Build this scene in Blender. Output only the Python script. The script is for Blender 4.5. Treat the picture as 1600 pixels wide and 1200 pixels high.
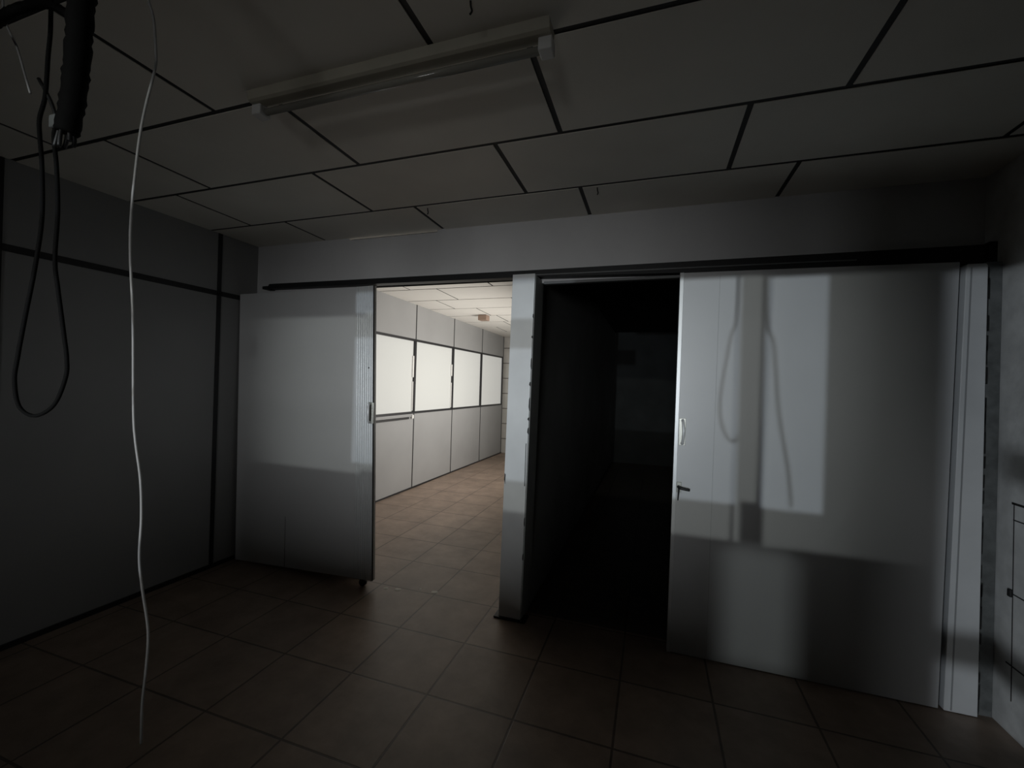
import bpy, bmesh, math, random
from mathutils import Vector, Matrix
random.seed(7)
for o in list(bpy.data.objects): bpy.data.objects.remove(o)
S = bpy.context.scene
C = S.collection

# ------------------------------------------------------------------ camera
YAW, PITCH, ROLL = -0.3195, 0.0011, 0.0297
fwd = Vector((math.sin(YAW)*math.cos(PITCH), math.cos(YAW)*math.cos(PITCH), math.sin(PITCH)))
r0 = Vector((math.cos(YAW), -math.sin(YAW), 0)); u0 = r0.cross(fwd)
rr = math.cos(ROLL)*r0 + math.sin(ROLL)*u0
uu = -math.sin(ROLL)*r0 + math.cos(ROLL)*u0
cd = bpy.data.cameras.new('camera'); cam = bpy.data.objects.new('camera', cd); C.objects.link(cam)
cam.matrix_world = Matrix(((rr.x, uu.x, -fwd.x, 0), (rr.y, uu.y, -fwd.y, 0), (rr.z, uu.z, -fwd.z, 1.5), (0, 0, 0, 1)))
cd.sensor_width = 36; cd.lens = 664.5/1600*36; cd.clip_start = 0.02
S.camera = cam

# ------------------------------------------------------------------ world, exposure
w = bpy.data.worlds.new('world'); S.world = w; w.use_nodes = True
w.node_tree.nodes['Background'].inputs[0].default_value = (0.6, 0.75, 1, 1)
w.node_tree.nodes['Background'].inputs[1].default_value = 0.0
S.view_settings.view_transform = 'Standard'; S.view_settings.look = 'None'
S.view_settings.exposure = 0; S.view_settings.gamma = 1

# ------------------------------------------------------------------ lights
COOL = (0.80, 0.90, 1.0)
DY = 2.6          # plane of the doors
RY = -3.0         # plane of the rear wall
LY = -9.0         # plane of the added spots standing in for daylight
K = (RY-LY)/(DY-LY)
def spot(name, x, z, tx, tz, power, blend_deg, radius, col=COOL, blend=0.05):
    l = bpy.data.lights.new(name, 'SPOT'); l.energy = power; l.color = col
    l.shadow_soft_size = radius; l.spot_size = math.radians(blend_deg); l.spot_blend = blend
    o = bpy.data.objects.new(name, l); C.objects.link(o); o.location = (x, LY, z)
    o.rotation_euler = (Vector((tx, DY, tz))-o.location).to_track_quat('-Z', 'Y').to_euler()
    return o
LA = (-0.80, 1.30); LB = (-0.80, 3.0); LC = (2.0, 1.3); LD = (-6.0, 1.3)  # spots standing in for daylight, placed to suit the cut openings
spot('daylight_main_spot', *LA, -0.62, 1.5, 740, 16.8, 0.018)
spot('daylight_high_spot', *LB, -0.88, 1.44, 520, 23.0, 0.02, (0.92, 0.97, 0.93), 0.6)
spot('daylight_low_gap', *LC, 0.57, 0.3, 300, 4.4, 0.09, (0.9, 0.97, 0.95))
spot('daylight_side_gap', *LD, 1.47, 1.05, 950, 9.2, 0.045, (0.86, 0.93, 1.0))
def area(name, loc, rot, sx, sy, power, col, spread=180):
    l = bpy.data.lights.new(name, 'AREA'); l.shape = 'RECTANGLE'; l.size = sx; l.size_y = sy
    l.energy = power; l.color = col; l.spread = math.radians(spread)
    o = bpy.data.objects.new(name, l); C.objects.link(o); o.location = loc; o.rotation_euler = rot
    return o
WARM = (1.0, 0.95, 0.89)
# daylight entering the bright back room through the window in its inner wall
area('daylight_back_room', (-0.93, 5.7, 1.45), (0, math.radians(90), 0), 1.1, 3.0, 46, WARM, 128)
# soft fill light added behind the rear wall to brighten the door fronts
area('rear_fill_light', (0.18, -8.5, 1.2), (math.radians(90), 0, 0), 2.3, 1.75, 55, (0.95, 0.96, 0.96), 60)

# ------------------------------------------------------------------ materials
def mat(name, col, rough=0.6, spec=0.5, metal=0, noise=0, nscale=6, coat=0, bump=0, bscale=60, trans=None):
    m = bpy.data.materials.new(name); m.use_nodes = True
    nt = m.node_tree; b = nt.nodes['Principled BSDF']
    b.inputs['Base Color'].default_value = (*col, 1); b.inputs['Roughness'].default_value = rough
    b.inputs['Specular IOR Level'].default_value = spec; b.inputs['Metallic'].default_value = metal
    b.inputs['Coat Weight'].default_value = coat
    tc = nt.nodes.new('ShaderNodeTexCoord')
    if noise:
        n = nt.nodes.new('ShaderNodeTexNoise'); n.inputs['Scale'].default_value = nscale; n.inputs['Detail'].default_value = 6
        nt.links.new(tc.outputs['Object'], n.inputs['Vector'])
        r = nt.nodes.new('ShaderNodeMapRange'); r.inputs[1].default_value = 0.3; r.inputs[2].default_value = 0.7
        r.inputs[3].default_value = 1-noise; r.inputs[4].default_value = 1+noise*0.5
        nt.links.new(n.outputs['Fac'], r.inputs[0])
        mx = nt.nodes.new('ShaderNodeVectorMath'); mx.operation = 'SCALE'; mx.inputs[0].default_value = col
        nt.links.new(r.outputs[0], mx.inputs['Scale']); nt.links.new(mx.outputs[0], b.inputs['Base Color'])
    if bump:
        n = nt.nodes.new('ShaderNodeTexNoise'); n.inputs['Scale'].default_value = bscale; n.inputs['Detail'].default_value = 4
        nt.links.new(tc.outputs['Object'], n.inputs['Vector'])
        bp = nt.nodes.new('ShaderNodeBump'); bp.inputs['Strength'].default_value = bump; bp.inputs['Distance'].default_value = 0.003
        nt.links.new(n.outputs['Fac'], bp.inputs['Height']); nt.links.new(bp.outputs[0], b.inputs['Normal'])
    return m
def tile_mat(name, c1, c2, grout, size, h, ox, oy, axis='XY', rough=0.35, mortar=0.006, noise=0.3, offset=0):
    m = bpy.data.materials.new(name); m.use_nodes = True
    nt = m.node_tree; b = nt.nodes['Principled BSDF']; L = nt.links.new
    tc = nt.nodes.new('ShaderNodeTexCoord'); sp = nt.nodes.new('ShaderNodeSeparateXYZ'); L(tc.outputs['Object'], sp.inputs[0])
    cb = nt.nodes.new('ShaderNodeCombineXYZ')
    for i, (a, o) in enumerate(zip(axis, (ox, oy))):
        s = nt.nodes.new('ShaderNodeMath'); s.operation = 'SUBTRACT'; s.inputs[1].default_value = o-40*size
        L(sp.outputs[a], s.inputs[0]); L(s.outputs[0], cb.inputs[i])
    br = nt.nodes.new('ShaderNodeTexBrick'); br.offset = offset; br.squash = 1
    br.inputs['Scale'].default_value = 1; br.inputs['Brick Width'].default_value = size; br.inputs['Row Height'].default_value = h
    br.inputs['Mortar Size'].default_value = mortar; br.inputs['Mortar Smooth'].default_value = 0.3
    br.inputs['Color1'].default_value = (*c1, 1); br.inputs['Color2'].default_value = (*c2, 1); br.inputs['Mortar'].default_value = (*grout, 1)
    L(cb.outputs[0], br.inputs['Vector'])
    n = nt.nodes.new('ShaderNodeTexNoise'); n.inputs['Scale'].default_value = 5; n.inputs['Detail'].default_value = 9; n.inputs['Roughness'].default_value = 0.65
    L(tc.outputs['Object'], n.inputs['Vector'])
    r = nt.nodes.new('ShaderNodeMapRange'); r.inputs[1].default_value = 0.3; r.inputs[2].default_value = 0.7
    r.inputs[3].default_value = 1-noise; r.inputs[4].default_value = 1+noise*0.6; L(n.outputs['Fac'], r.inputs[0])
    sc = nt.nodes.new('ShaderNodeVectorMath'); sc.operation = 'SCALE'; L(br.outputs['Color'], sc.inputs[0]); L(r.outputs[0], sc.inputs['Scale'])
    L(sc.outputs[0], b.inputs['Base Color']); b.inputs['Roughness'].default_value = rough
    bp = nt.nodes.new('ShaderNodeBump'); bp.invert = True; bp.inputs['Strength'].default_value = 0.5; bp.inputs['Distance'].default_value = 0.002
    L(br.outputs['Fac'], bp.inputs['Height']); L(bp.outputs[0], b.inputs['Normal'])
    return m
M = {
 'ceiling': mat('ceiling_panel', (0.88, 0.85, 0.77), 0.55, 0.3, noise=0.05, nscale=3),
 'ceiling_back': mat('ceiling_panel_back_room', (0.86, 0.84, 0.79), 0.6, 0.3, noise=0.03, nscale=3),
 'joint': mat('black_joint', (0.012, 0.012, 0.012), 0.6),
 'laminate': mat('grey_laminate', (0.315, 0.318, 0.318), 0.32, 0.45, noise=0.06, nscale=2),
 'frame': mat('black_frame', (0.014, 0.014, 0.016), 0.4),
 'header': mat('white_header_board', (0.66, 0.66, 0.67), 0.5, 0.4, noise=0.06, nscale=3),
 'door': mat('white_door_skin', (0.62, 0.63, 0.64), 0.38, 0.5, noise=0.04, nscale=2.5, bump=0.05, bscale=5),
 'alu': mat('pale_aluminium', (0.74, 0.76, 0.77), 0.35, 0.5, 0.25, noise=0.05),
 'post': mat('white_post_face', (0.78, 0.80, 0.81), 0.45, 0.4, noise=0.08, nscale=4),
 'darkshade': mat('dark_room_shade', (0.022, 0.024, 0.023), 0.7, 0.2, noise=0.3, nscale=3),  # the dark room's shade put into its wall and ceiling colour
 'lining': mat('dark_grey_lining', (0.50, 0.52, 0.51), 0.6, 0.3, noise=0.15, nscale=2),
 'rail': mat('black_steel_rail', (0.015, 0.016, 0.017), 0.5, 0.4),
 'railgrey': mat('grey_steel_lip', (0.16, 0.165, 0.165), 0.45, 0.5),
 'wall': mat('painted_masonry', (0.78, 0.79, 0.78), 0.75, 0.2, noise=0.2, nscale=9, bump=0.4, bscale=30),
 'dullgrey': mat('dull_grey', (0.17, 0.18, 0.178), 0.7, 0.2, noise=0.3, nscale=20),
 'seamgrey': mat('grey_seam_line', (0.36, 0.37, 0.38), 0.6, 0.3),
 'black': mat('black_plastic', (0.01, 0.01, 0.01), 0.5),
 'rubber': mat('black_corrugated_rubber', (0.006, 0.006, 0.006), 0.8, 0.1),
 'white': mat('white_plastic', (0.72, 0.72, 0.70), 0.4),
 'whitecable': mat('white_cable_sheath', (0.40, 0.40, 0.39), 0.45, noise=0.15, nscale=20),
 'lamp': mat('cream_lamp_body', (0.50, 0.47, 0.38), 0.5, noise=0.1, nscale=8),
 'tube': mat('unlit_tube_glass', (0.32, 0.31, 0.27), 0.15, 0.6),
 'box': mat('beige_box_plastic', (0.30, 0.21, 0.16), 0.6),
 'handle': mat('handle_metal', (0.42, 0.42, 0.38), 0.3, 0.5, 0.5),
 'plaster': mat('plaster_crumb', (0.9, 0.88, 0.82), 0.9),
 'rear': mat('grey_rear_wall', (0.06, 0.06, 0.06), 0.8, 0.1),
 'floor': tile_mat('brown_floor_tiles', (0.315, 0.235, 0.180), (0.27, 0.20, 0.152), (0.115, 0.085, 0.065), 0.4346, 0.4346, -0.987, 2.258, rough=0.42),
 'shadedfloor': tile_mat('brown_floor_tiles_shaded', (0.10, 0.08, 0.065), (0.09, 0.07, 0.06), (0.03, 0.02, 0.02), 0.4346, 0.4346, -0.987, 2.258),  # same tiles in darker colours; shade of the dark room painted in
 'farwall': tile_mat('white_wall_tiles', (0.66, 0.64, 0.60), (0.60, 0.60, 0.56), (0.22, 0.21, 0.19), 0.33, 0.33, -2.95, 0.97, axis='XZ', noise=0.1, mortar=0.012),
}
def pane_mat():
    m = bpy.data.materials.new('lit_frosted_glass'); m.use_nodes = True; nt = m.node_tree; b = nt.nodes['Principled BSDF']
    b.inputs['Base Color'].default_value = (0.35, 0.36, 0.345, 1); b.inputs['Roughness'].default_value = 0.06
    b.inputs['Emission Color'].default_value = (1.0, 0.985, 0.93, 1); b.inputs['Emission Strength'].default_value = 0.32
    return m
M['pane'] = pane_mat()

# ------------------------------------------------------------------ mesh helpers
def box(bm, x0, x1, y0, y1, z0, z1, mi=0, bev=0):
    vs = [bm.verts.new((x, y, z)) for x in (x0, x1) for y in (y0, y1) for z in (z0, z1)]
    fs = [bm.faces.new([vs[i] for i in q]) for q in ((0,1,3,2),(4,6,7,5),(0,4,5,1),(2,3,7,6),(0,2,6,4),(1,5,7,3))]
    for f in fs: f.material_index = mi
    if bev:
        es = {e for f in fs for e in f.edges}
        bmesh.ops.bevel(bm, geom=list(es), offset=bev, segments=2, affect='EDGES', profile=0.5)
    return vs
def slab(bm, quad, y0, y1, mi=0, bev=0):
    """quad: four (x, z) corners counter-clockwise, extruded in y"""
    a = [bm.verts.new((x, y0, z)) for x, z in quad]; b = [bm.verts.new((x, y1, z)) for x, z in quad]
    n = len(quad); fs = [bm.faces.new(a), bm.faces.new(b[::-1])]
    for i in range(n): fs.append(bm.faces.new((a[i], b[i], b[(i+1) % n], a[(i+1) % n])))
    for f in fs: f.material_index = mi
    if bev:
        bmesh.ops.bevel(bm, geom=list({e for f in fs for e in f.edges}), offset=bev, segments=2, affect='EDGES', profile=0.5)
def smooth_path(pts, n=6):
    P = [Vector(p) for p in pts]; out = []
    for i in range(len(P)-1):
        p0 = P[max(i-1, 0)]; p1 = P[i]; p2 = P[i+1]; p3 = P[min(i+2, len(P)-1)]
        for k in range(n):
            t = k/n
            out.append(0.5*((2*p1)+(p2-p0)*t+(2*p0-5*p1+4*p2-p3)*t*t+(3*p1-p0-3*p2+p3)*t**3))
    out.append(P[-1]); return out
def tube(bm, pts, r, seg=10, ridges=0, mi=0):
    rings = []; up = Vector((0.3, 0.9, 0.2)).normalized()
    for i, p in enumerate(pts):
        d = (pts[min(i+1, len(pts)-1)]-pts[max(i-1, 0)]).normalized()
        a = d.cross(up).normalized(); b = d.cross(a)
        q = r(i/(len(pts)-1)) if callable(r) else r
        if ridges: q *= 1.0+(0.03 if i % 2 else -0.03)+0.08*math.sin(i*1.7)*math.sin(i*0.6)
        rings.append([bm.verts.new(p+(a*math.cos(t*math.tau/seg)+b*math.sin(t*math.tau/seg))*q) for t in range(seg)])
    for A, B in zip(rings, rings[1:]):
        for t in range(seg):
            f = bm.faces.new((A[t], A[(t+1) % seg], B[(t+1) % seg], B[t])); f.smooth = True; f.material_index = mi
    bm.faces.new(rings[0][::-1]); bm.faces.new(rings[-1])
def cyl(bm, p, q, r, seg=20): tube(bm, [Vector(p), Vector(q)], r, seg)
def obj(name, bm, mats, parent=None):
    bmesh.ops.recalc_face_normals(bm, faces=bm.faces)
    me = bpy.data.meshes.new(name); bm.to_mesh(me); bm.free()
    for m in (mats if isinstance(mats, (list, tuple)) else [mats]): me.materials.append(M[m])
    o = bpy.data.objects.new(name, me); C.objects.link(o)
    if parent: o.parent = parent
    return o
def struct(name, bm, mats, parent=None):
    o = obj(name, bm, mats, parent)
    if not parent: o['kind'] = 'structure'
    return o
def tag(o, label, cat, group=None):
    o['label'] = label; o['category'] = cat
    if group: o['group'] = group
    return o
def thing(name, label, cat, loc, group=None):
    o = bpy.data.objects.new(name, None); C.objects.link(o); o.location = loc; o.empty_display_size = 0.1
    return tag(o, label, cat, group)
N = bmesh.new

# ------------------------------------------------------------------ levels
CZ = 2.61; RIGHT = 1.56; OUT = 4.6; HY = 2.76

# floor
bm = N(); box(bm, -3.4, OUT, RY, 2.72, -0.1, 0); box(bm, -3.4, -0.81, 2.72, 8.9, -0.1, 0)
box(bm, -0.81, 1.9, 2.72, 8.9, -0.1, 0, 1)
struct('floor', bm, ['floor', 'shadedfloor'])

# near ceiling: staggered boards with open black joints
def boards(bm, rows, x_of, pitch, x0, x1, z_of, g, mi=0):
    for (ya, yb), off in zip(rows, x_of):
        k = math.floor((x0-off)/pitch)
        while off+k*pitch < x1:
            a = max(off+k*pitch, x0); b = min(off+(k+1)*pitch, x1); k += 1
            if b-a < 0.05: continue
            vs = box(bm, a+g, b-g, ya+g, yb-g, 0, 0.003, mi)
            for v in vs: v.co.z += z_of(v.co.y)
bm = N()
ys = [1.300-0.53*k for k in range(9, 0, -1)]+[1.300, 1.830, 2.357, 2.80]
rows = list(zip(ys[:-1], ys[1:]))
offs = []
for (a, b) in rows:
    j = round((a-1.3)/0.53); offs.append(-0.415 if j % 2 == 0 else -0.725)
boards(bm, rows, offs, 1.055, -3.36, OUT, lambda y: CZ, 0.0115)
box(bm, -3.4, OUT, RY, 2.84, CZ+0.004, CZ+0.06, 1)
struct('ceiling', bm, ['ceiling', 'joint'])
# back-room ceiling, sagging slightly to the far wall
zb = lambda y: 2.61-0.0128*(y-2.84)
bm = N()
ys = [2.86, 3.24, 3.83, 4.42, 5.02, 5.60, 6.19, 6.78, 7.37, 7.96, 8.80]
rows = list(zip(ys[:-1], ys[1:])); offs = [-1.72 if k % 2 == 0 else -2.43 for k in range(len(rows))]; offs[4] = -2.76; offs[6] = -2.34
boards(bm, rows, offs, 1.055, -3.22, -0.885, zb, 0.011)
vs = box(bm, -3.3, -0.8, 2.84, 8.86, 0.004, 0.06, 1)
for v in vs: v.co.z += zb(v.co.y)
struct('ceiling', bm, ['ceiling_back', 'joint'])
bm = N(); box(bm, -0.8, 1.9, 2.84, 8.9, CZ, CZ+0.06); struct('ceiling', bm, 'darkshade')

# left wall, one long partition of laminate boards running into the back room (local y runs along it)
def on_left(o): o.location = (-3.29, 0, 0); o.rotation_euler = (0, 0, -0.0214); return o
TZ, BZ, SZ = 2.143, 2.095, 1.05      # transom near, window head, sill
bm = N()
box(bm, -0.06, 0, RY, 2.80, 0, 2.64)
box(bm, -0.06, 0, 2.80, 4.09, 0, 2.64)
for a, b in ((4.09, 5.25), (5.25, 6.40), (6.40, 7.57), (7.57, 8.76)):
    box(bm, -0.06, 0, a, b, 0, SZ); box(bm, -0.06, 0, a, b, BZ, 2.64)
wl = on_left(struct('wall_left', bm, 'laminate'))
bm = N()
t = 0.004
box(bm, 0, t, RY, 2.78, TZ-0.019, TZ+0.019)
for y in (2.43, 1.255, 0.08, -1.09, -2.26): box(bm, 0, t, y-0.016, y+0.016, 0, 2.61)
for y in (5.25, 6.40, 7.57, 8.72): box(bm, 0, t, y-0.009, y+0.009, 0, SZ); box(bm, 0, t, y-0.009, y+0.009, BZ, 2.6)
box(bm, 0, t, 2.43, 2.78, 0, 0.0)
struct('joint_strips', bm, 'frame', wl)
bm = N(); box(bm, 0, 0.012, RY, 2.62, 0, 0.03); box(bm, 0, 0.008, 2.85, 8.76, 0, 0.02)
on_left(struct('baseboard_left', bm, 'frame'))
for i, (a, b) in enumerate(((4.09, 5.25), (5.25, 6.40), (6.40, 7.57), (7.57, 8.72))):
    bm = N(); h = 0.019
    box(bm, -0.05, 0.006, a, b, BZ-h*1.6, BZ); box(bm, -0.05, 0.006, a, b, SZ, SZ+h*1.6)
    box(bm, -0.05, 0.006, a, a+h, SZ+h, BZ-h); box(bm, -0.05, 0.006, b-h, b, SZ+h, BZ-h)
    wd = on_left(struct('window_%d' % (i+1), bm, 'frame'))
    bm = N(); box(bm, -0.03, -0.024, a+h, b-h, SZ+h, BZ-h); obj('window_pane', bm, 'pane', wd)
    if i == 0:
        bm = N(); box(bm, 0.0, 0.018, 4.12, 5.19, 1.013, 1.030, bev=0.002); obj('sill_ledge', bm, 'laminate', wd)
        bm = N(); box(bm, 0.0, 0.026, 4.12, 5.10, 0.984, 1.013); obj('ledge_black_bar', bm, 'black', wd)  # plain black bar below the ledge
        bm = N(); box(bm, 0.0, 0.03, 5.17, 5.21, 0.985, 1.035, bev=0.004); obj('ledge_cap', bm, 'white', wd)
    if i < 2:
        bm = N(); box(bm, -0.022, -0.004, b-h-0.028, b-h, 1.56+0.05*i, 1.86-0.06*i, bev=0.003); box(bm, -0.022, -0.008, b-h-0.018, b-h, SZ+0.04, 1.5, bev=0.003)
        obj('glint_strip', bm, 'white', wd)  # white strips standing in for bright glints on the mullions

# partition header above the doors, with the narrow open slit under the ceiling
bm = N()
def hp(x0, x1, z0, z1): box(bm, x0, x1, HY, HY+0.03, z0, z1)
hp(-3.25, -2.30, 2.254, CZ+0.02); hp(-2.30, -1.52, 2.254, CZ-0.018); hp(-1.52, -0.80, 2.254, CZ+0.02)
hp(-0.80, RIGHT+0.1, 2.185, CZ+0.02)
struct('wall_front', bm, 'header')
bm = N(); box(bm, -3.24, -2.05, HY, HY+0.03, 0, 2.254); box(bm, 0.22, RIGHT+0.1, HY, HY+0.03, 0, 2.185)
struct('wall_front', bm, 'header')

# middle wall between the bright room and the dark room; its end faces the camera as a white post
bm = N()
slab(bm, [(-0.900, 0), (-0.752, 0), (-0.722, 2.20), (-0.870, 2.20)], 2.600, 2.80)
wm = struct('wall_middle', bm, 'lining')
bm = N(); box(bm, -0.885, -0.83, 2.79, 4.3, 0, 2.62); box(bm, -0.885, -0.83, 7.9, 8.8, 0, 2.62)
box(bm, -0.885, -0.83, 4.3, 7.9, 0, 0.9); box(bm, -0.885, -0.83, 4.3, 7.9, 2.05, 2.62)
struct('inner_lining', bm, 'laminate', wm)
bm = N(); box(bm, -0.80, -0.752, 2.80, 8.8, 0, 2.62); struct('dark_lining', bm, 'lining', wm)
bm = N(); slab(bm, [(-0.902, 0.0), (-0.756, 0.0), (-0.724, 2.205), (-0.872, 2.205)], 2.586, 2.600, bev=0.002)
pf = struct('end_face', bm, 'post', wm)
bm = N()
xe = lambda z: -0.756+0.032*z/2.2
for z, h, wd_ in ((1.93, 0.02, 0.006), (1.80, 0.012, 0.010), (1.62, 0.05, 0.005), (1.50, 0.02, 0.012), (1.36, 0.06, 0.007), (1.28, 0.015, 0.014), (1.20, 0.03, 0.010), (0.62, 0.04, 0.004), (0.40, 0.03, 0.005)):
    wd_ *= 0.6; slab(bm, [(xe(z)-wd_, z), (xe(z)+0.001, z-h*0.4), (xe(z)+0.001, z+h), (xe(z)-wd_*0.6, z+h*0.8)], 2.583, 2.5995)
slab(bm, [(xe(1)-0.012, 0.86), (xe(1)-0.007, 0.86), (xe(1)-0.006, 1.13), (xe(1)-0.010, 1.13)], 2.583, 2.5995)
slab(bm, [(-0.889, 0.89), (-0.882, 0.86), (-0.880, 0.92), (-0.886, 0.93)], 2.583, 2.5995)
struct('chipped_edge', bm, 'black', wm)
bm = N(); box(bm, -0.93, -0.72, 2.57, 2.66, 0, 0.012, bev=0.003); struct('baseboard_middle', bm, 'black')

# hidden window in the middle wall, through which daylight enters the bright room
bm = N()
box(bm, -0.90, -0.83, 4.3, 7.9, 0.86, 0.90); box(bm, -0.90, -0.83, 4.3, 7.9, 2.01, 2.05)
for y in (4.3, 6.08, 7.86): box(bm, -0.90, -0.83, y, y+0.04, 0.90, 2.01)
struct('window_5', bm, 'frame')

# far wall, dark room walls
bm = N(); box(bm, -3.2, -0.8, 8.80, 8.86, 0, 2.64); struct('wall_far', bm, 'farwall')
bm = N(); box(bm, -0.80, 1.7, 8.80, 8.86, 0, 2.64); struct('wall_back', bm, 'darkshade')
bm = N(); box(bm, 1.66, 1.72, 2.79, 8.80, 0, 2.64); struct('wall_side', bm, 'darkshade')

# right wall stub, the wider part of the room behind the camera
bm = N(); box(bm, RIGHT, RIGHT+0.12, 1.8, 2.76, 0, 2.64); wr = struct('wall_right', bm, 'wall')
bm = N()
def rw(y0, z0, y1, z1, w_):
    d = Vector((0, y1-y0, z1-z0)).normalized(); n = Vector((0, -d.z, d.y))*w_/2
    q = [(y0+n.y, z0+n.z), (y1+n.y, z1+n.z), (y1-n.y, z1-n.z), (y0-n.y, z0-n.z)]
    a = [bm.verts.new((RIGHT-0.002, y, z)) for y, z in q]; b = [bm.verts.new((RIGHT+0.004, y, z)) for y, z in q]
    bm.faces.new(a); bm.faces.new(b[::-1])
    for i in range(4): bm.faces.new((a[i], b[i], b[(i+1) % 4], a[(i+1) % 4]))
rw(2.545, 1.03, 1.9, 1.03, 0.010); rw(2.535, 0.957, 1.9, 0.957, 0.005); rw(2.535, 0.626, 1.9, 0.626, 0.005); rw(2.555, 0.306, 1.9, 0.306, 0.006)
rw(2.533, 1.03, 2.520, 0.15, 0.003); rw(2.50, 2.10, 2.50, 1.85, 0.012)
struct('tile_joints', bm, 'black', wr)
bm = N(); box(bm, RIGHT-0.012, RIGHT+0.001, 2.525, 2.545, 0.61, 0.645, bev=0.004); struct('wall_plug', bm, 'black', wr)
bm = N(); box(bm, RIGHT, OUT, 1.8, 1.86, 0, 2.64); struct('wall_corner', bm, 'rear')
bm = N(); box(bm, OUT, OUT+0.06, RY, 1.86, 0, 2.64); struct('wall_outer', bm, 'rear')

# rear wall behind the camera: openings cut so the spots cast the door patches
def to_rear(l, x0, x1, z0, z1):
    return (l[0]+(x0-l[0])*K, l[0]+(x1-l[0])*K, l[1]+(z0-l[1])*K, l[1]+(z1-l[1])*K)
H = []
for r in ((-2.085, -1.2, 0.895, 1.81), (-2.085, -1.2, 1.985, 2.14), (-1.2, -0.5, 0.885, 1.73), (-1.2, -0.5, 1.92, 2.175), (-0.5, 0.448, 0.88, 2.125), (0.565, 0.852, 0.875, 2.115)):
    H.append(to_rear(LA, *r))
for r in ((-3.03, -2.0, 0.82, 1.97), (-3.30, -3.03, 0.80, 1.66), (-3.30, -3.03, 1.82, 1.97), (-2.0, -1.5, 0.845, 2.0), (-1.5, -0.2, 0.685, 2.15), (-0.2, 0.47, 0.68, 2.13), (0.47, 0.58, 0.90, 2.13), (0.58, 1.325, 0.675, 2.12)):
    H.append(to_rear(LB, *r))
H.append(to_rear(LC, 0.40, 0.74, 0.0, 0.66))
for r in ((1.33, 1.56, 0.39, 2.11), (1.33, 1.56, -0.03, 0.23), (1.56, 1.70, 1.27, 2.11), (1.56, 1.70, 0.36, 1.12), (1.56, 1.70, -0.03, 0.20)):
    H.append(to_rear(LD, *r))
xs = sorted({-3.5, OUT+0.06} | {round(v, 5) for h in H for v in h[:2]})
zs = sorted({0.0, 2.64} | {round(v, 5) for h in H for v in h[2:]})
bm = N()
for za, zc in zip(zs, zs[1:]):
    run = None
    for xa, xb in zip(xs, xs[1:]):
        mx, mz = (xa+xb)/2, (za+zc)/2
        solid = not any(h[0] < mx < h[1] and h[2] < mz < h[3] for h in H)
        if solid and run is None: run = xa
        if not solid and run is not None: box(bm, run, xa, RY-0.012, RY, za, zc); run = None
    if run is not None: box(bm, run, xs[-1], RY-0.012, RY, za, zc)
struct('wall_rear_light_mask', bm, 'rear')
bm = N(); vs = box(bm, -2.6, 1.2, LY, RY-0.012, 0, 0.02)
for v in vs: v.co.z += 2.15+(v.co.y-LY)/(RY-LY)*(1.768-2.15)
struct('ceiling', bm, 'rear').name = 'light_baffle_beyond_rear_wall'  # sloping baffle added to keep the light of two spots apart

# ------------------------------------------------------------------ sliding doors
def pull(parent, x, z0, z1, y):
    bm = N(); box(bm, x-0.018, x+0.018, y-0.004, y, z0-0.012, z1+0.012, bev=0.0015); h = obj('handle', bm, 'handle', parent)
    bm = N(); zc = (z0+z1)/2
    tube(bm, smooth_path([(x, y-0.003, z1), (x+0.002, y-0.024, z1-0.006), (x+0.006, y-0.034, zc), (x+0.002, y-0.024, z0+0.006), (x, y-0.003, z0)], 6), 0.008, 10)
    obj('grip', bm, 'alu', h); return h
bm = N(); q = [(-3.195, 0.006), (-2.03, 0.052), (-2.085, 2.183), (-3.228, 2.172)]
slab(bm, q, 2.600, 2.636, bev=0.002)
d1 = struct('door_1', bm, 'door')
bm = N()   # fluted aluminium closing stile
x0b, x1b, x0t, x1t = -2.03, -1.876, -2.085, -1.938
slab(bm, [(x0b, 0.052), (x1b, 0.058), (x1t, 2.187), (x0t, 2.183)], 2.602, 2.636)
nf = 8
for k in range(nf):
    a = (k+0.15)/nf; b = (k+0.75)/nf
    slab(bm, [(x0b+(x1b-x0b)*a, 0.054), (x0b+(x1b-x0b)*b, 0.056), (x0t+(x1t-x0t)*b, 2.184), (x0t+(x1t-x0t)*a, 2.183)], 2.597, 2.603, bev=0.0015)
obj('fluted_stile', bm, 'alu', d1)
bm = N(); slab(bm, [(x1b, 0.058), (x1b+0.005, 0.058), (x1t+0.005, 2.187), (x1t, 2.187)], 2.598, 2.608); obj('edge_seal', bm, 'black', d1)
pull(d1, -1.928, 1.20, 1.33, 2.596)
bm = N(); box(bm, -1.908, -1.900, 2.592, 2.597, 1.19, 1.34, bev=0.001); obj('latch_plate', bm, 'handle', d1)
bm = N(); cyl(bm, (-1.965, 2.605, 0.028), (-1.965, 2.631, 0.028), 0.026); obj('wheel', bm, 'black', d1)
bm = N(); box(bm, -1.985, -1.945, 2.608, 2.628, 0.028, 0.07); obj('wheel_bracket', bm, 'black', d1)
bm = N(); slab(bm, [(-2.682, 0.03), (-2.678, 0.03), (-2.684, 0.42), (-2.687, 0.42)], 2.5985, 2.601); obj('seam', bm, 'dullgrey', d1)
bm = N(); cyl(bm, (-1.955, 2.596, 1.59), (-1.955, 2.599, 1.59), 0.006); obj('screw', bm, 'black', d1)

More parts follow.
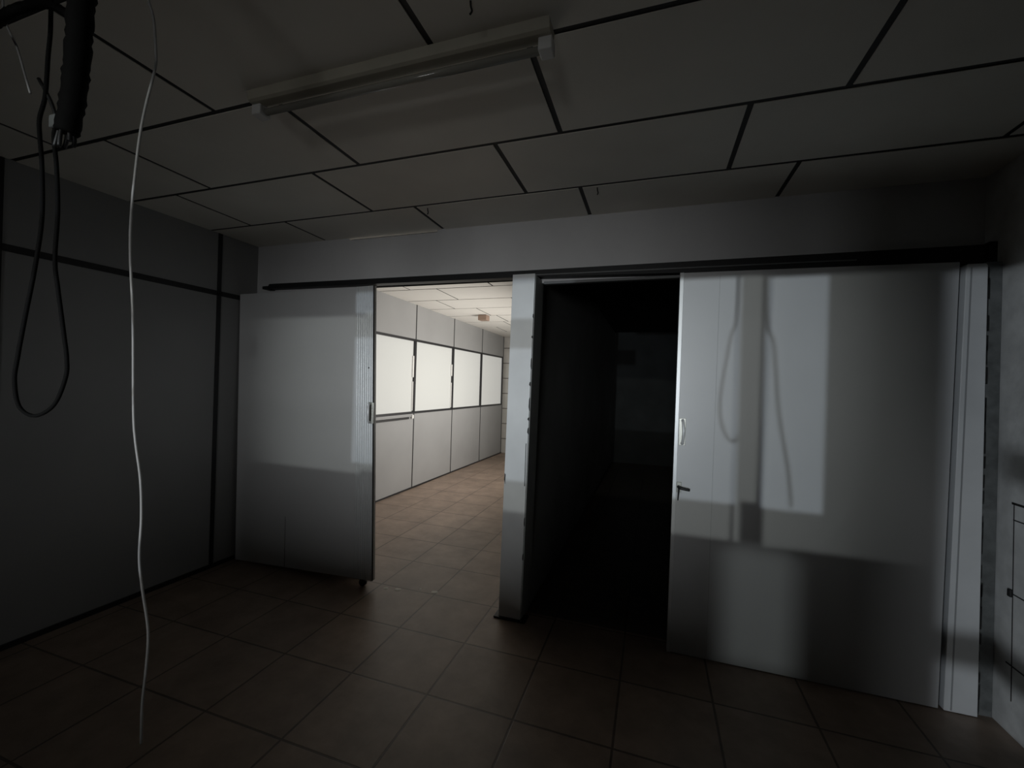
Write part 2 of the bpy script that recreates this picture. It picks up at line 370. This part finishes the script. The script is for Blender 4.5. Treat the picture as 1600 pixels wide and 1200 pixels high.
bm = N(); slab(bm, [(0.122, 0.004), (1.345, 0.004), (1.380, 2.150), (0.137, 2.165)], 2.600, 2.636, bev=0.002)
d2 = struct('door_2', bm, 'door')
bm = N(); slab(bm, [(0.117, 0.004), (0.136, 0.004), (0.152, 2.165), (0.131, 2.165)], 2.594, 2.640, bev=0.0015); obj('edge_stile', bm, 'alu', d2)
pull(d2, 0.166, 1.195, 1.325, 2.600)
bm = N()
tube(bm, smooth_path([(0.156, 2.600, 0.948), (0.156, 2.585, 0.947), (0.163, 2.575, 0.946), (0.185, 2.572, 0.942), (0.213, 2.573, 0.938)], 4), lambda t: 0.010-0.003*t, 10)
lk = obj('lock_lever', bm, 'black', d2)
bm = N(); tube(bm, smooth_path([(0.157, 2.588, 0.945), (0.155, 2.586, 0.91), (0.153, 2.587, 0.872)], 3), lambda t: 0.007-0.004*t, 8); obj('key', bm, 'black', lk)
bm = N(); box(bm, 0.145, 0.170, 2.596, 2.601, 0.915, 0.975, bev=0.002); obj('lock_plate', bm, 'handle', lk)
bm = N()
for xt, xb in ((0.338, 0.322),): slab(bm, [(xb, 0.02), (xb+0.0014, 0.02), (xt+0.0014, 2.14), (xt, 2.14)], 2.5988, 2.601)
obj('seam', bm, 'seamgrey', d2)
bm = N(); box(bm, 0.20, 0.24, 2.606, 2.630, 0.0, 0.01); box(bm, 1.22, 1.26, 2.606, 2.630, 0.0, 0.01); obj('floor_guide', bm, 'black', d2)

# jamb panel and dull strip in the corner
bm = N(); slab(bm, [(1.364, 0.003), (1.490, 0.003), (1.482, 2.128), (1.475, 2.138), (1.408, 2.138), (1.402, 2.130)], 2.596, 2.66, bev=0.003)
jp = struct('trim_1', bm, 'post')
bm = N(); slab(bm, [(1.388, 0.01), (1.394, 0.01), (1.424, 2.12), (1.418, 2.12)], 2.5945, 2.597); obj('panel_groove', bm, 'seamgrey', jp)
bm = N(); box(bm, 1.340, 1.42, 2.662, 2.72, 0.0, 2.15); struct('trim_2', bm, 'black')
bm = N(); slab(bm, [(1.498, 0), (1.558, 0), (1.550, 2.15), (1.488, 2.15)], 2.625, 2.68); struct('corner_shade_strip', bm, 'dullgrey')  # unlit corner strip; its shade put into the dark grey
bm = N()
for k in range(26):
    z = 2.1*k/26+random.uniform(0, 0.05); x = 1.491-0.004*z/1.0
    box(bm, x-0.001, x+random.uniform(0.003, 0.009), 2.600, 2.624, z, z+random.uniform(0.04, 0.11))
struct('trim_4', bm, 'black')

# the black overhead track
t = thing('sliding_door_track', 'long black steel sliding-door track fixed across the white header', 'door track', (-0.7, 2.72, 2.2))
def tr(name, bm, m):
    o = obj(name, bm, m); o.parent = t; o.matrix_parent_inverse = Matrix.Translation(-Vector(t.location)); return o
bm = N()
slab(bm, [(-3.055, 2.232), (-0.8, 2.212), (1.62, 2.155), (1.62, 2.252), (-0.8, 2.256), (-3.02, 2.268)], 2.690, HY)
tr('channel', bm, 'rail')
bm = N(); slab(bm, [(-0.80, 2.219), (1.0, 2.206), (1.0, 2.212), (-0.80, 2.226)], 2.684, 2.690); tr('track_lip', bm, 'railgrey')
bm = N(); box(bm, -0.70, 0.30, 2.72, 2.757, 2.168, 2.184); tr('lower_flange', bm, 'railgrey')
bm = N(); box(bm, 1.53, 1.60, 2.675, HY, 2.16, 2.262, bev=0.004); tr('end_stop', bm, 'rail')
bm = N(); box(bm, -3.085, -3.03, 2.68, HY, 2.226, 2.250, bev=0.003); tr('end_stop', bm, 'rail')
bm = N(); cyl(bm, (-3.0, 2.93, 2.262), (-0.9, 2.93, 2.257), 0.008, 12)
for x in (-2.98, -0.93): box(bm, x-0.02, x+0.02, 2.79, 2.94, 2.254, 2.268)
tag(obj('inner_rod', bm, 'rail'), 'thin dark rod across the top of the lit doorway', 'rod')

# ------------------------------------------------------------------ ceiling lamp
t = thing('fluorescent_lamp', 'long unlit fluorescent batten lamp under the dark board ceiling', 'lamp', (-0.95, 1.27, CZ))
def part(name, bm, m, p=None):
    o = obj(name, bm, m); o.parent = p or t; o.matrix_parent_inverse = Matrix.Translation(-Vector(t.location)) if p is None else Matrix.Identity(4); return o
bm = N()
prof = [(1.232, CZ), (1.240, CZ-0.030), (1.250, CZ-0.036), (1.288, CZ-0.036), (1.298, CZ-0.030), (1.306, CZ)]
for xa, xb in ((-1.53, -0.325),):
    a = [bm.verts.new((xa, y, z)) for y, z in prof]; b = [bm.verts.new((xb, y, z)) for y, z in prof]
    bm.faces.new(a); bm.faces.new(b[::-1])
    for i in range(6): bm.faces.new((a[i], b[i], b[(i+1) % 6], a[(i+1) % 6]))
part('lamp_body', bm, 'lamp')
bm = N(); cyl(bm, (-1.49, 1.290, CZ-0.055), (-0.37, 1.290, CZ-0.055), 0.013, 20); part('lamp_tube', bm, 'tube')
for x in (-1.515, -0.345):
    bm = N(); box(bm, x-0.022, x+0.022, 1.262, 1.312, CZ-0.074, CZ-0.030, bev=0.004); part('lamp_socket', bm, 'white')

# box hanging from the back-room ceiling
zbx = zb(6.1)
t = thing('ceiling_box', 'small beige box hanging under the pale back-room ceiling', 'box', (-2.53, 6.15, zbx))
bm = N(); box(bm, -2.60, -2.46, 6.08, 6.22, zbx-0.085, zbx-0.006, bev=0.006); part('box_body', bm, 'box')
bm = N(); box(bm, -2.575, -2.485, 6.10, 6.20, zbx-0.008, zbx+0.002); part('mounting_plate', bm, 'handle')
# small hooks of wire on the ceiling joints
for nm, x, y, lb in (('ceiling_hook', -0.324, 2.385, 'small wire end poking from the ceiling joint above the dark doorway'), ('ceiling_hook', -1.396, 2.397, 'small wire end poking from the ceiling joint above the lit doorway'), ('ceiling_hook', -0.534, 1.124, 'tiny wire end on the ceiling board behind the lamp')):
    bm = N(); tube(bm, smooth_path([(x, y, CZ+0.004), (x+0.002, y, CZ-0.015), (x+0.006, y, CZ-0.030), (x+0.002, y-0.004, CZ-0.042)], 4), 0.003, 8)
    tag(obj(nm, bm, 'rail'), lb, 'wire', None)

# ------------------------------------------------------------------ cables
W = [(-1.331,.77,2.612),(-1.331,.77,2.544),(-1.323,.772,2.51),(-1.308,.777,2.459),(-1.301,.78,2.381),(-1.3,.78,2.329),(-1.322,.773,2.224),(-1.336,.769,2.137),(-1.346,.766,2.024),(-1.351,.764,1.938),(-1.35,.764,1.817),(-1.338,.768,1.644),(-1.33,.771,1.402),(-1.323,.774,1.315),(-1.307,.779,1.212),(-1.302,.781,1.108),(-1.304,.78,1.004),(-1.295,.784,.918),(-1.277,.79,.806),(-1.278,.789,.711),(-1.286,.787,.607),(-1.286,.787,.50)]
bm = N(); tube(bm, smooth_path(W, 5), 0.0033, 10)
tag(obj('hanging_cable', bm, 'whitecable'), 'thin white cable hanging full height from the ceiling', 'cable')
# black conduit bundle at the ceiling
t = thing('hanging_conduit', 'thick black corrugated conduit hanging straight down from the ceiling', 'conduit', (-1.15, 0.57, CZ))
P = smooth_path([(-1.140,.575,CZ+.004),(-1.150,.57,2.45),(-1.160,.565,2.368),(-1.169,.56,2.286),(-1.174,.559,2.178),(-1.181,.557,2.083),(-1.192,.553,2.003)], 10)
bm = N(); tube(bm, P, lambda u: 0.024-0.004*u, 14, ridges=1); part('conduit_sleeve', bm, 'rubber')
bm = N()
for k in range(5):
    a = k*1.3; dx, dy = 0.013*math.cos(a), 0.013*math.sin(a)
    tube(bm, smooth_path([(-1.190+dx*.5,.553+dy*.5,2.04),(-1.194+dx,.553+dy,1.995),(-1.197+dx*1.4,.552+dy,1.985-0.004*k)], 3), 0.004, 6)
part('wire_ends', bm, 'black')
bm = N(); tube(bm, smooth_path([(-1.54,.50,2.20),(-1.48,.515,2.235),(-1.44,.526,2.26),(-1.404,.535,2.283),(-1.373,.545,2.303),(-1.326,.561,2.318),(-1.292,.572,2.314),(-1.262,.582,2.296),(-1.225,.585,2.262),(-1.20,.575,2.25)], 8), lambda u: 0.013-0.006*u, 12, ridges=1)
tag(obj('bent_conduit', bm, 'rubber'), 'black corrugated tube arching sideways into the hanging conduit', 'conduit')
Lp = [(-1.345,.606,CZ+.003),(-1.36,.60,2.45),(-1.367,.6,2.356),(-1.367,.6,2.296),(-1.371,.599,2.236),(-1.375,.598,2.145),(-1.385,.594,2.092),(-1.384,.595,2.047),(-1.377,.597,1.98),(-1.375,.599,1.859),(-1.388,.595,1.739),(-1.404,.589,1.633),(-1.42,.584,1.527),(-1.424,.582,1.474),(-1.412,.586,1.414),(-1.376,.598,1.393),(-1.334,.612,1.421),(-1.311,.62,1.485),(-1.309,.62,1.53),(-1.317,.617,1.59),(-1.334,.612,1.695),(-1.342,.609,1.763),(-1.339,.61,1.876),(-1.345,.608,1.981),(-1.352,.605,2.048),(-1.35,.607,2.075)]
t = thing('cable_loop', 'black cable hanging in a long narrow loop before the grey panel wall', 'cable', (-1.345, 0.606, CZ))
bm = N(); tube(bm, smooth_path(Lp, 6), 0.0042, 8); part('loop_cord', bm, 'rubber')
bm = N(); box(bm, -1.362, -1.337, .598, .616, 2.070, 2.100, bev=0.004); part('connector', bm, 'dullgrey')
bm = N(); tube(bm, smooth_path([(-1.35,.607,2.098),(-1.368,.603,2.14),(-1.40,.597,2.19)], 5), 0.004, 8); part('loop_tail', bm, 'black')
bm = N(); tube(bm, smooth_path([(-1.478,.562,CZ+.003),(-1.477,.563,2.45),(-1.475,.564,2.376),(-1.469,.566,2.323),(-1.458,.57,2.293),(-1.44,.576,2.256),(-1.42,.583,2.189),(-1.408,.587,2.15)], 5), 0.0024, 8)
tag(obj('thin_wire', bm, 'whitecable'), 'short thin pale wire slanting beside the black conduit arch', 'wire')
# two more loops hanging behind the camera; they cast the faint curved shadows on the right door
def at_y(X, Z, y=-2.5):
    k = (y-LY)/(DY-LY); return (LA[0]+(X-LA[0])*k, y, LA[1]+(Z-LA[1])*k)
bm = N(); top = at_y(0.44, 2.6)
tube(bm, smooth_path([(at_y(0.43, 2.2)[0], -2.5, CZ+.003), at_y(0.43, 2.05), at_y(0.40, 1.8), at_y(0.36, 1.5), at_y(0.36, 1.35), at_y(0.40, 1.24), at_y(0.45, 1.25), at_y(0.50, 1.5), at_y(0.55, 2.0), (at_y(0.56, 2.2)[0], -2.5, CZ+.003)], 6), 0.0042, 8)
tag(obj('hanging_cable', bm, 'black'), 'slack cable loop hanging from the ceiling behind the photographer', 'cable')
bm = N(); tube(bm, smooth_path([(at_y(0.57, 2.2)[0], -2.6, CZ+.003), at_y(0.57, 2.05, -2.6), at_y(0.61, 1.75, -2.6), at_y(0.64, 1.4, -2.6), at_y(0.69, 1.1, -2.6), at_y(0.71, 0.9, -2.6)], 6), 0.0045, 8)
tag(obj('hanging_cable', bm, 'black'), 'straight cable hanging from the ceiling behind the photographer', 'cable')

# ------------------------------------------------------------------ crumbs in the lit doorway
for (x, y, r_, lb) in ((-1.791, 2.65, .020, 'pale plaster crumb on the threshold next to the left door'), (-1.705, 2.665, .024, 'broad pale plaster crumb on the threshold of the lit doorway'), (-1.56, 2.735, .012, 'tiny pale plaster crumb in the middle of the doorway'), (-1.439, 2.729, .022, 'pale plaster crumb on the threshold nearest the white post')):
    bm = N(); bmesh.ops.create_icosphere(bm, subdivisions=2, radius=r_)
    for v in bm.verts:
        v.co *= 1+random.uniform(-.25, .25); v.co.y *= 0.8; v.co.z = max(v.co.z*0.07, -r_*0.03); v.co += Vector((x, y, r_*0.03))
    tag(obj('plaster_crumb', bm, 'plaster'), lb, 'debris', 'plaster crumbs on the threshold')
